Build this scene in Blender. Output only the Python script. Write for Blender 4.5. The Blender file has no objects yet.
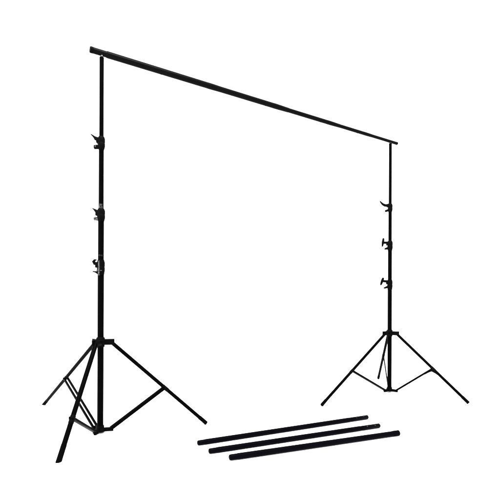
import bpy, bmesh, math
from mathutils import Vector, Matrix

scene = bpy.context.scene
COL = scene.collection

# ------------------------------------------------------------------ camera
CAM_H = 0.7627
cam_data = bpy.data.cameras.new('camera')
cam = bpy.data.objects.new('camera', cam_data)
COL.objects.link(cam)
cam_data.sensor_fit = 'HORIZONTAL'
cam_data.sensor_width = 36.0
cam_data.lens = 36.0 * 440.0 / 500.0
cam_data.shift_y = (303.0 - 250.0) / 500.0
cam_data.clip_start = 0.05
cam_data.clip_end = 400.0
cam.matrix_world = (Matrix.Translation((0, 0, CAM_H))
                    @ Matrix.Rotation(math.radians(90), 4, 'X')
                    @ Matrix.Rotation(0.0041, 4, 'Z'))
scene.camera = cam

# ------------------------------------------------------------------ light: an even white world and one overhead softbox
world = bpy.data.worlds.new('World')
scene.world = world
world.use_nodes = True
wbg = world.node_tree.nodes['Background']
wbg.inputs['Color'].default_value = (1, 1, 1, 1)
wbg.inputs['Strength'].default_value = 2.0

soft = bpy.data.lights.new('overhead_softbox', 'AREA')
soft.shape = 'RECTANGLE'
soft.size = 3.2
soft.size_y = 0.9
soft.energy = 430.0
soft.color = (1.0, 0.985, 0.97)
so = bpy.data.objects.new('overhead_softbox', soft)
COL.objects.link(so)
so.location = (0.1, 1.0, 4.5)
so.rotation_euler = (Vector((0.1, 2.9, 1.2)) - Vector(so.location)).to_track_quat('-Z', 'Y').to_euler()

strip = bpy.data.lights.new('side_strip_softbox', 'AREA')
strip.shape = 'RECTANGLE'
strip.size = 0.35
strip.size_y = 2.4
strip.energy = 130.0
st = bpy.data.objects.new('side_strip_softbox', strip)
COL.objects.link(st)
st.location = (-3.4, 0.2, 1.5)
st.rotation_euler = (Vector((0.0, 3.0, 1.2)) - Vector(st.location)).to_track_quat('-Z', 'Y').to_euler()

scene.view_settings.view_transform = 'Standard'
scene.view_settings.look = 'None'
scene.view_settings.exposure = 0.45
scene.view_settings.gamma = 1.0


# ------------------------------------------------------------------ materials
def black_finish(name, base, rough, spec, grain=260.0, tint=(1, 1, 1), stretch=(1, 1, 1)):
    """Black anodised or plastic finish: fine grain in roughness and bump, faint rubbed patches."""
    m = bpy.data.materials.new(name)
    m.use_nodes = True
    nt = m.node_tree
    b = nt.nodes['Principled BSDF']
    tc = nt.nodes.new('ShaderNodeTexCoord')
    mp = nt.nodes.new('ShaderNodeMapping')
    mp.inputs['Scale'].default_value = stretch
    nt.links.new(tc.outputs['Object'], mp.inputs['Vector'])
    n1 = nt.nodes.new('ShaderNodeTexNoise')
    n1.inputs['Scale'].default_value = grain
    n1.inputs['Detail'].default_value = 3
    nt.links.new(mp.outputs['Vector'], n1.inputs['Vector'])
    n2 = nt.nodes.new('ShaderNodeTexNoise')
    n2.inputs['Scale'].default_value = 14
    n2.inputs['Detail'].default_value = 5
    nt.links.new(mp.outputs['Vector'], n2.inputs['Vector'])
    cr = nt.nodes.new('ShaderNodeValToRGB')
    cr.color_ramp.elements[0].position = 0.35
    cr.color_ramp.elements[1].position = 0.75
    cr.color_ramp.elements[0].color = (base * tint[0], base * tint[1], base * tint[2], 1)
    cr.color_ramp.elements[1].color = (base * 1.9 * tint[0], base * 1.9 * tint[1], base * 1.9 * tint[2], 1)
    nt.links.new(n2.outputs['Fac'], cr.inputs['Fac'])
    nt.links.new(cr.outputs['Color'], b.inputs['Base Color'])
    mr = nt.nodes.new('ShaderNodeMapRange')
    mr.inputs['To Min'].default_value = rough - 0.08
    mr.inputs['To Max'].default_value = rough + 0.10
    nt.links.new(n1.outputs['Fac'], mr.inputs['Value'])
    nt.links.new(mr.outputs['Result'], b.inputs['Roughness'])
    bp = nt.nodes.new('ShaderNodeBump')
    bp.inputs['Strength'].default_value = 0.12
    bp.inputs['Distance'].default_value = 0.0006
    nt.links.new(n1.outputs['Fac'], bp.inputs['Height'])
    nt.links.new(bp.outputs['Normal'], b.inputs['Normal'])
    b.inputs['Specular IOR Level'].default_value = spec
    return m


def metal(name, base, rough, lo=0.2, hi=0.8, dark=0.7):
    m = bpy.data.materials.new(name)
    m.use_nodes = True
    nt = m.node_tree
    b = nt.nodes['Principled BSDF']
    b.inputs['Metallic'].default_value = 1.0
    n = nt.nodes.new('ShaderNodeTexNoise')
    n.inputs['Scale'].default_value = 120
    n.inputs['Detail'].default_value = 4
    tc = nt.nodes.new('ShaderNodeTexCoord')
    nt.links.new(tc.outputs['Object'], n.inputs['Vector'])
    cr = nt.nodes.new('ShaderNodeValToRGB')
    cr.color_ramp.elements[0].position = lo
    cr.color_ramp.elements[1].position = hi
    cr.color_ramp.elements[0].color = (base * dark, base * dark, base * dark, 1)
    cr.color_ramp.elements[1].color = (base * 1.3, base * 1.3, base * 1.3, 1)
    nt.links.new(n.outputs['Fac'], cr.inputs['Fac'])
    nt.links.new(cr.outputs['Color'], b.inputs['Base Color'])
    b.inputs['Roughness'].default_value = rough
    return m


M_ALU = black_finish('black_anodised_aluminium', 0.0003, 0.40, 0.006)
M_BAR = black_finish('satin_black_tube', 0.0005, 0.33, 0.022)
M_LOOSE = black_finish('blue_black_tube', 0.0005, 0.36, 0.008, tint=(0.9, 0.85, 1.9))
M_PLASTIC = black_finish('black_plastic', 0.0006, 0.5, 0.012, grain=420)
M_RUBBER = black_finish('black_rubber', 0.0004, 0.75, 0.008, grain=500)
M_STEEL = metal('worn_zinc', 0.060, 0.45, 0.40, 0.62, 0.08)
M_STUD = metal('steel_stud', 0.13, 0.3)

m = bpy.data.materials.new('white_paper')
m.use_nodes = True
pb = m.node_tree.nodes['Principled BSDF']
pn = m.node_tree.nodes.new('ShaderNodeTexNoise')
pn.inputs['Scale'].default_value = 3.0
pc = m.node_tree.nodes.new('ShaderNodeValToRGB')
pc.color_ramp.elements[0].color = (0.90, 0.90, 0.90, 1)
pc.color_ramp.elements[1].color = (0.93, 0.93, 0.93, 1)
m.node_tree.links.new(pn.outputs['Fac'], pc.inputs['Fac'])
m.node_tree.links.new(pc.outputs['Color'], pb.inputs['Base Color'])
pb.inputs['Roughness'].default_value = 0.9
pb.inputs['Specular IOR Level'].default_value = 0.1
M_PAPER = m


# ------------------------------------------------------------------ mesh helpers
def link(name, bm, mat, parent=None, smooth=True):
    bmesh.ops.recalc_face_normals(bm, faces=bm.faces)
    me = bpy.data.meshes.new(name)
    bm.to_mesh(me)
    bm.free()
    if smooth:
        for p in me.polygons:
            p.use_smooth = True
        me.set_sharp_from_angle(angle=math.radians(38))
    me.materials.append(mat)
    o = bpy.data.objects.new(name, me)
    COL.objects.link(o)
    o.parent = parent
    return o


def thing(name, label, cat, loc, group=None):
    o = bpy.data.objects.new(name, None)
    o.empty_display_size = 0.1
    COL.objects.link(o)
    o.location = loc
    o['label'] = label
    o['category'] = cat
    if group:
        o['group'] = group
    return o


def frames(pts):
    """Parallel-transported cross-section axes along a polyline."""
    n = len(pts)
    tans = []
    for i in range(n):
        a = pts[max(i - 1, 0)]
        b = pts[min(i + 1, n - 1)]
        tans.append((b - a).normalized())
    ref = Vector((0, 0, 1)) if abs(tans[0].z) < 0.9 else Vector((1, 0, 0))
    u = tans[0].cross(ref).normalized()
    out = []
    for t in tans:
        u = (u - t * u.dot(t)).normalized()
        out.append((t, u, t.cross(u).normalized()))
    return out


def tube(bm, pts, radii, seg=28, flat_floor=False, squash=1.0):
    """Swept tube with closed ends; flat_floor cuts the last ring level with z = 0."""
    pts = [Vector(p) for p in pts]
    rings = []
    for p, r, (t, u, v) in zip(pts, radii, frames(pts)):
        ring = []
        for k in range(seg):
            a = 2 * math.pi * k / seg
            ring.append(p + u * (math.cos(a) * r) + v * (math.sin(a) * r * squash))
        rings.append((ring, t))
    if flat_floor:
        ring, t = rings[-1]
        rings[-1] = ([q - t * (q.z / t.z) for q in ring], t)
    vr = [[bm.verts.new(q) for q in ring] for ring, _ in rings]
    for a, b in zip(vr, vr[1:]):
        for k in range(seg):
            bm.faces.new((a[k], a[(k + 1) % seg], b[(k + 1) % seg], b[k]))
    bm.faces.new(list(reversed(vr[0])))
    bm.faces.new(vr[-1])


def rod(bm, a, b, r, ch=0.0015, seg=28):
    """Straight rod with chamfered ends."""
    a, b = Vector(a), Vector(b)
    d = (b - a).normalized()
    tube(bm, [a, a + d * ch, b - d * ch, b], [r - ch, r, r, r - ch], seg)


def steps(bm, a, b, prof, seg=32):
    """Turned profile [(distance, radius)...] from a towards b."""
    a, b = Vector(a), Vector(b)
    d = (b - a).normalized()
    tube(bm, [a + d * s for s, _ in prof], [r for _, r in prof], seg)


def lathe(bm, prof, seg=36):
    """Profile [(z, radius)...] round the local upright axis."""
    tube(bm, [(0, 0, z) for z, _ in prof], [r for _, r in prof], seg)


def block(bm, c, ax, ay, az, bevel=0.0):
    """Box at c with half-extent vectors."""
    c, ax, ay, az = (Vector(q) for q in (c, ax, ay, az))
    vs = [bm.verts.new(c + ax * i + ay * j + az * k) for i in (-1, 1) for j in (-1, 1) for k in (-1, 1)]
    fs = [(0, 1, 3, 2), (4, 6, 7, 5), (0, 4, 5, 1), (2, 3, 7, 6), (0, 2, 6, 4), (1, 5, 7, 3)]
    faces = [bm.faces.new([vs[i] for i in f]) for f in fs]
    if bevel:
        es = list({e for f in faces for e in f.edges})
        bmesh.ops.bevel(bm, geom=es, offset=bevel, segments=2, affect='EDGES', profile=0.6)


# ------------------------------------------------------------------ setting: white floor running into a curved white backdrop
bm = bmesh.new()
W, Y0, Y1 = 24.0, -12.0, 11.0
q = [bm.verts.new(p) for p in ((-W, Y0, 0), (W, Y0, 0), (W, Y1, 0), (-W, Y1, 0))]
bm.faces.new(q)
floor = link('floor', bm, M_PAPER, smooth=False)
floor['kind'] = 'structure'
bm = bmesh.new()
prof = [(Y1 + 4 * math.sin(a), 4 - 4 * math.cos(a)) for a in [math.radians(90) * i / 24 for i in range(25)]] + [(Y1 + 4, 12)]
rows = [[bm.verts.new((x, y, z)) for x in (-W, W)] for y, z in prof]
for a, b in zip(rows, rows[1:]):
    bm.faces.new((a[0], a[1], b[1], b[0]))
backdrop = link('backdrop', bm, M_PAPER)
backdrop['kind'] = 'structure'


# ------------------------------------------------------------------ tripod stands
def make_clamp(t, z, s, r_low, r_high, h, body, lever, lug, tee, metal_lug, streak, band, screw):
    """Clamping collar on the pole with a lever or T knob and a split lug. s: metres per drawing unit."""
    bm = bmesh.new()
    lo, hi = z - h * 0.5, z + h * 0.5
    lathe(bm, [(lo - 0.004, r_low + 0.0004), (lo, r_low + 0.002), (lo + h * 0.10, body * 0.9), (lo + h * 0.22, body), (lo + h * 0.46, body),
               (lo + h * 0.50, body * 0.93), (lo + h * 0.55, body), (hi - h * 0.18, body), (hi - h * 0.06, body * 0.86),
               (hi, r_high + 0.003), (hi + 0.001, r_high + 0.0004)])
    # split ears towards the knob side
    for dy in (-0.008, 0.008):
        block(bm, (-body * 0.95, dy, z + lever[0][1] * s * 0.6), (body * 0.42, 0, 0), (0, 0.0035, 0), (0, 0, h * 0.17), 0.0015)
    cl = link('clamp', bm, M_PLASTIC, t)
    bm = bmesh.new()
    for line, sq in ((lever, 1.0), (tee, 1.1)):
        if line:
            tube(bm, [(dx * s, 0, z + dz * s) for dx, dz, r in line], [r * s for _, _, r in line], 20, squash=sq)
    link('knob', bm, M_PLASTIC, cl)
    bm = bmesh.new()
    tube(bm, [(dx * s, -0.002, z + dz * s) for dx, dz, r in lug], [r * s for _, _, r in lug], 20)
    link('clamp_bolt', bm, M_STEEL if metal_lug else M_PLASTIC, cl)
    if screw:
        bm = bmesh.new()
        rod(bm, (-5.4 * s, -0.012, z - 3.9 * s), (-5.4 * s, -0.0155, z - 3.9 * s), 0.0052, 0.0012, 16)
        link('screw', bm, M_STEEL, cl)
    if streak:  # raised grey strip modelled as a metal highlight down the clamp front
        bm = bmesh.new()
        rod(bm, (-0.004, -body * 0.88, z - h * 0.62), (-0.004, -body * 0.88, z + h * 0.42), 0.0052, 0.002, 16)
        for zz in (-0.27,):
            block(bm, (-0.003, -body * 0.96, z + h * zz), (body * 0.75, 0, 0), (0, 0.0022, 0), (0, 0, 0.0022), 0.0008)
        link('highlight_strip', bm, M_STEEL, cl)
    if band:  # worn band cut to a front arc, imitating shaded tube edges
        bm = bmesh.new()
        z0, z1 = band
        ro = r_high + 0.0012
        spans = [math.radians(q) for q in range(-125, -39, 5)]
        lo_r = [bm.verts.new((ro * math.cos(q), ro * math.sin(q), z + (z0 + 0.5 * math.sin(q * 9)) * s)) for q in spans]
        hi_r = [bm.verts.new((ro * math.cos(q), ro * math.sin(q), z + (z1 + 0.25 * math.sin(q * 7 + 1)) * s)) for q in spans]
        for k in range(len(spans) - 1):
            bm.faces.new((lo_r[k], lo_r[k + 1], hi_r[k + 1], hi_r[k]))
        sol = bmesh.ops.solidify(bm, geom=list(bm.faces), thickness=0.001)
        link('worn_lit_arc', bm, M_STEEL, cl)
    return cl


def make_stand(label, loc, top, collar_z, hub_z, clamps, legs, scale):
    t = thing('tripod_stand', label, 'tripod stand', loc, 'tripod stands holding up the crossbar')
    radii = [0.0178, 0.0166, 0.0143, 0.0124]
    levels = [hub_z - 0.004] + [c['z'] for c in reversed(clamps)] + [top]
    for i in range(4):
        bm = bmesh.new()
        a, b = levels[i], levels[i + 1]
        if i:
            a -= 0.06
        rod(bm, (0, 0, a), (0, 0, b), radii[i], 0.0018, 36)
        link('pole_section', bm, M_ALU, t)
    # steel stud on which the crossbar sits
    bm = bmesh.new()
    lathe(bm, [(top - 0.02, 0.0078), (top + 0.012, 0.0078), (top + 0.014, 0.0050), (top + 0.020, 0.0050)], 20)
    link('stud', bm, M_STUD, t)
    cs = list(reversed(clamps))
    for i, c in enumerate(cs):
        make_clamp(t, c['z'], scale, radii[i], radii[i + 1], c['h'], c['body'], c['lever'], c['lug'], c.get('tee'), c.get('metal', False), c.get('streak', False), c.get('band'), c.get('screw', False))
    # upper collar that carries the legs, with a fork for each leg
    bm = bmesh.new()
    lathe(bm, [(collar_z - 0.030, 0.0186), (collar_z - 0.028, 0.0225), (collar_z - 0.012, 0.024), (collar_z - 0.010, 0.031), (collar_z + 0.010, 0.031),
               (collar_z + 0.013, 0.026), (collar_z + 0.024, 0.024), (collar_z + 0.028, 0.0205), (collar_z + 0.029, 0.0186)])
    for L in legs:
        a = math.radians(L['az'])
        d, n = Vector((math.cos(a), math.sin(a), 0)), Vector((-math.sin(a), math.cos(a), 0))
        for sg in (-1, 1):
            block(bm, d * 0.050 + n * (0.0155 * sg) + Vector((0, 0, collar_z)), d * 0.028, n * 0.0034, (0, 0, 0.0165), 0.003)
        rod(bm, d * 0.062 - n * 0.0215 + Vector((0, 0, collar_z + 0.001)), d * 0.062 + n * 0.0215 + Vector((0, 0, collar_z + 0.001)), 0.0065, 0.001, 14)
    link('leg_collar', bm, M_PLASTIC, t)
    # lower hub with a lug for each brace
    bm = bmesh.new()
    lathe(bm, [(hub_z - 0.012, 0.019), (hub_z - 0.010, 0.026), (hub_z + 0.006, 0.026), (hub_z + 0.009, 0.023), (hub_z + 0.026, 0.0215), (hub_z + 0.028, 0.0182)])
    for L in legs:
        a = math.radians(L['az'])
        d, n = Vector((math.cos(a), math.sin(a), 0)), Vector((-math.sin(a), math.cos(a), 0))
        hw = 0.0085
        block(bm, d * 0.044 + Vector((0, 0, hub_z + 0.001)), d * 0.030, n * hw, (0, 0, 0.0115), 0.004)
        rod(bm, d * 0.060 - n * 0.017 + Vector((0, 0, hub_z)), d * 0.060 + n * 0.017 + Vector((0, 0, hub_z)), 0.0055, 0.001, 14)
    link('brace_hub', bm, M_PLASTIC, t)
    for L in legs:
        a = math.radians(L['az'])
        d, n = Vector((math.cos(a), math.sin(a), 0)), Vector((-math.sin(a), math.cos(a), 0))
        top_p = d * 0.058 + Vector((0, 0, collar_z))
        foot_p = d * L['r'] + Vector((0, 0, 0.0 if L['flat'] else 0.0085))
        ax = (foot_p - top_p).normalized()
        ln = (foot_p - top_p).length
        R = L.get('R', 0.0114)
        bm = bmesh.new()
        rod(bm, top_p - ax * 0.012, top_p + ax * (ln - 0.03), R, 0.0015, 28)
        leg = link('leg', bm, M_ALU, t)
        bm = bmesh.new()
        if L['flat']:
            tube(bm, [top_p + ax * (ln - 0.085), top_p + ax * (ln - 0.083), foot_p], [R + 0.0002, R + 0.0008, R + 0.0008], 28, flat_floor=True)
        else:
            tube(bm, [top_p + ax * (ln - 0.062), top_p + ax * (ln - 0.060), foot_p - ax * 0.003, foot_p], [R + 0.0002, R + 0.0012, R + 0.0012, R - 0.0012], 28)
        link('rubber_foot', bm, M_RUBBER, leg)
        # sliding bracket on the leg where the brace is pinned
        p1 = top_p + ax * (ln * L['bt'])
        p0 = d * 0.060 + Vector((0, 0, hub_z))
        bd = (p1 - p0).normalized()
        up = n.cross(bd).normalized()
        bm = bmesh.new()
        steps(bm, p1 - ax * 0.020, p1 + ax * 0.024, [(0, R + 0.0003), (0.003, R + 0.0012), (0.039, R + 0.0012), (0.044, R + 0.0003)], 28)
        if L.get('gusset'):
            w = ax.cross(n).normalized()
            w = w if w.z < 0 else -w
            tube(bm, [p1 - bd * 0.085, p1 - bd * 0.045 + w * 0.001, p1 - bd * 0.010 + w * 0.005, p1 + ax * 0.035 + w * 0.004, p1 + ax * 0.080],
                 [0.0055, 0.0075, 0.0130, 0.0115, 0.0080], 20)
        rod(bm, p1 - n * (L['bw'] * 0.5 + 0.006), p1 + n * (L['bw'] * 0.5 + 0.006), 0.0060, 0.001, 14)
        link('leg_bracket', bm, M_PLASTIC, leg)
        # brace: a flat channel, or two separate straps either side of the leg
        bm = bmesh.new()
        ext = L.get('ext', 0.0)
        mid = (p0 + p1 + bd * ext) * 0.5
        hl = (p1 + bd * ext - p0).length * 0.5
        if L['pair']:
            for sg in (-1, 1):
                block(bm, mid + n * (L['gap'] * sg), bd * hl, n * 0.0058, up * 0.0065, 0.001)
        else:
            block(bm, mid, bd * hl, n * (L['bw'] * 0.5), up * 0.0022, 0.001)
            for sg in (-1, 1):
                block(bm, mid + n * ((L['bw'] * 0.5 + 0.0008) * sg) - up * 0.004, bd * hl, n * 0.0014, up * L['bh'], 0.0006)
        link('brace', bm, M_ALU, t)
    return t


SL, SR = 0.005839, 0.008577    # metres per drawing unit at each stand (left drawn larger)

left_clamps = [
    dict(z=1.6934, h=0.074, body=0.0205,
         lever=[(-1.8, 3.2, 2.4), (-4.2, 3.9, 2.1), (-5.8, 4.6, 1.9), (-7.2, 6.0, 1.15), (-9.0, 7.6, 0.75), (-10.4, 8.6, 0.55)],
         lug=[(-1.5, -4.0, 2.2), (-5.4, -4.1, 2.2), (-6.9, -4.2, 2.1), (-7.2, -4.2, 1.6)], screw=True),
    dict(z=1.2747, h=0.070, body=0.0225,
         lever=[(-1.8, 1.6, 2.3), (-3.6, 2.6, 1.9), (-5.4, 4.0, 1.5), (-7.2, 5.4, 0.8), (-8.8, 6.4, 0.4)],
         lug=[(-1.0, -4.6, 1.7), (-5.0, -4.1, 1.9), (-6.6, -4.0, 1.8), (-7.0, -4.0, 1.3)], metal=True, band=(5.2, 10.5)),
    dict(z=0.9700, h=0.082, body=0.0225,
         lever=[(-1.8, 2.6, 2.2), (-4.0, 3.4, 1.7), (-6.2, 3.4, 1.8), (-7.3, 5.4, 1.7), (-6.2, 6.8, 1.1), (-4.4, 7.0, 0.6)],
         lug=[(-1.5, -6.0, 2.0), (-3.5, -5.6, 1.5), (-5.5, -5.0, 0.8), (-8.0, -4.6, 0.5)], metal=False, streak=True, band=(10.9, 11.9)),
]
left_legs = [
    dict(az=133.1, r=0.968, bt=0.525, flat=True, pair=True, gap=0.0125, bw=0.026, bh=0.004),
    dict(az=-94.8, r=0.4700, bt=0.680, flat=True, pair=False, bw=0.020, bh=0.006, ext=0.016, R=0.0130),
    dict(az=17.0, r=0.630, bt=0.550, flat=False, pair=False, bw=0.027, bh=0.010),
]
right_clamps = [
    dict(z=1.5850, h=0.066, body=0.0200,
         lever=[(-1.2, 2.9, 1.4), (-3.2, 2.2, 1.45), (-5.2, 2.3, 1.35), (-7.4, 3.4, 1.15), (-9.0, 5.0, 0.85), (-10.2, 6.6, 0.55)],
         lug=[(-1.0, -2.2, 1.3), (-3.2, -3.0, 1.2), (-4.8, -3.5, 1.1), (-5.2, -3.6, 0.7)]),
    dict(z=1.2600, h=0.080, body=0.0225,
         lever=[(-1.0, 2.9, 1.35), (-6.4, 2.9, 1.2), (-7.2, 2.9, 1.0)], tee=[(-6.6, 7.4, 0.7), (-6.7, 6.0, 1.0), (-7.1, 3.0, 1.15), (-7.5, 0.2, 0.9), (-7.9, -1.2, 0.5)],
         lug=[(-1.0, -2.4, 1.5), (-3.2, -2.9, 1.2), (-5.0, -3.4, 0.9), (-5.6, -3.5, 0.5)]),
    dict(z=0.9260, h=0.080, body=0.0225,
         lever=[(-1.0, 2.9, 1.35), (-6.0, 3.4, 1.25), (-7.6, 3.5, 1.0)], tee=[(-6.5, 6.8, 0.8), (-7.0, 5.6, 1.1), (-7.8, 3.2, 1.25), (-8.6, 0.8, 1.0), (-9.2, -0.8, 0.5)],
         lug=[(-1.0, -2.0, 1.5), (-3.2, -2.7, 1.2), (-5.2, -3.4, 0.9), (-6.2, -3.6, 0.5)]),
]
right_legs = [
    dict(az=-142.1, r=0.845, bt=0.560, flat=False, pair=False, bw=0.018, bh=0.0072),
    dict(az=-42.6, r=0.634, bt=0.537, flat=False, pair=False, bw=0.018, bh=0.0072, gusset=True),
    dict(az=81.5, r=0.675, bt=0.463, flat=False, pair=False, bw=0.006, bh=0.0018),
]


stand_a = make_stand('larger black tripod stand at left, one leg held by a pair of parallel straps',
                     (-0.8716, 2.5693, 0), 2.1945, 0.5314, 0.0180, left_clamps, left_legs, SL)
stand_b = make_stand('smaller, farther black tripod stand at right, with T-shaped knobs on its lower clamps',
                     (1.1987, 3.7737, 0), 2.1370, 0.5103, 0.0215, right_clamps, right_legs, SR)

# ------------------------------------------------------------------ crossbar resting on both stands
A, B = Vector((-0.8731, 2.5693, 2.2196)), Vector((1.2010, 3.7737, 2.1519))
bar = thing('crossbar', 'long black telescopic crossbar lying across the tops of both tripod stands', 'crossbar', A)
D = B - A
cuts = [(-0.0256, 0.0240, 0.0174), (0.0240, 0.2751, 0.0194), (0.2751, 0.4920, 0.0184), (0.4920, 0.7000, 0.0158), (0.7000, 0.8600, 0.0138), (0.8600, 1.0323, 0.0126)]
dn = D.normalized()
for i, (t0, t1, r) in enumerate(cuts):
    bm = bmesh.new()
    a, b = D * t0, D * t1
    rod(bm, a - (dn * 0.03 if i == 1 else Vector()), b + (dn * 0.05 if 0 < i < 5 else Vector()), r, 0.003, 40)
    sec = link('bar_section', bm, M_BAR, bar)
    if i in (1, 2, 3, 4):
        # crimped collar and spring button where the next, thinner section slides in
        bm = bmesh.new()
        e = b + dn * 0.05
        steps(bm, e - dn * 0.034, e + dn * 0.100, [(0, r + 0.0002), (0.002, r + 0.0003), (0.034, r + 0.0003), (0.134, r - 0.0017)], 40)
        link('joint_collar', bm, M_BAR, sec)
        bm = bmesh.new()
        s = b - dn * (0.30 if i == 1 else 0.05)
        dw = Vector((0, 0, -1))
        rod(bm, s + dw * (r - 0.004), s + dw * (r + 0.0018), 0.0042, 0.0012, 16)
        link('spring_button', bm, M_PLASTIC, sec)
for p, sg, r in ((D * cuts[0][0], -1, 0.0176), (D * cuts[-1][1], 1, 0.0122)):
    bm = bmesh.new()
    steps(bm, p - dn * (sg * 0.014), p + dn * (sg * 0.004), [(0, r + 0.0003), (0.001, r + 0.0006), (0.0145, r + 0.0006), (0.018, r - 0.002)], 36)
    link('end_cap', bm, M_PLASTIC, bar)


# ------------------------------------------------------------------ three loose tubes on the floor
def loose_tube(label, a, b, r, joint):
    a, b = Vector(a), Vector(b)
    t = thing('loose_tube', label, 'tube', (a.x, a.y, 0), 'loose crossbar tubes lying on the floor')
    off = Vector((a.x, a.y, 0))
    a, b = a - off, b - off
    d = (b - a).normalized()
    ln = (b - a).length
    side = Vector((d.y, -d.x, 0))
    e = a + d * (ln - joint) if joint else b
    bm = bmesh.new()
    steps(bm, a, e, [(0, r - 0.0075), (0.0015, r - 0.0045), (0.0040, r - 0.0022), (0.0075, r - 0.0009), (0.040, r - 0.0008), (0.044, r - 0.0004), (0.048, r)] +
          [((e - a).length - 0.0015, r), ((e - a).length, r - 0.002)], 40)
    link('tube_body', bm, M_LOOSE, t)
    if joint:
        bm = bmesh.new()
        steps(bm, e - d * 0.01, b, [(0, r - 0.0022), (0.0165, r - 0.0022), (0.018, r - 0.0006), (joint + 0.007, r - 0.0006), (joint + 0.010, r - 0.0026)], 40)
        tip = link('insert_tip', bm, M_LOOSE, t)
        for f in (0.32, 0.72):
            p = e + d * (joint * f)
            n = (side * 0.75 + Vector((0, 0, 0.66))).normalized()
            bm = bmesh.new()
            rod(bm, p + n * (r - 0.004), p + n * (r + 0.0010), 0.0034, 0.0010, 16)
            link('spring_button', bm, M_STEEL, tip)
    else:
        bm = bmesh.new()
        steps(bm, b - d * 0.045, b + d * 0.002, [(0, r + 0.0002), (0.0015, r + 0.0009), (0.044, r + 0.0009), (0.047, r - 0.0025)], 40)
        link('end_sleeve', bm, M_LOOSE, t)
    return t


loose_tube('rearmost of the three loose black tubes, with two small buttons near its right tip',
           (-0.2781, 2.3479, 0.0145), (0.7775, 2.9000, 0.0145), 0.0145, 0.150)
loose_tube('middle one of the three loose black tubes on the floor',
           (-0.2057, 2.2188, 0.0145), (0.7962, 2.6991, 0.0145), 0.0145, 0.150)
loose_tube('frontmost of the three loose black tubes, plain with a sleeved right end',
           (-0.0984, 2.1249, 0.0161), (0.8616, 2.5419, 0.0161), 0.0152, 0)
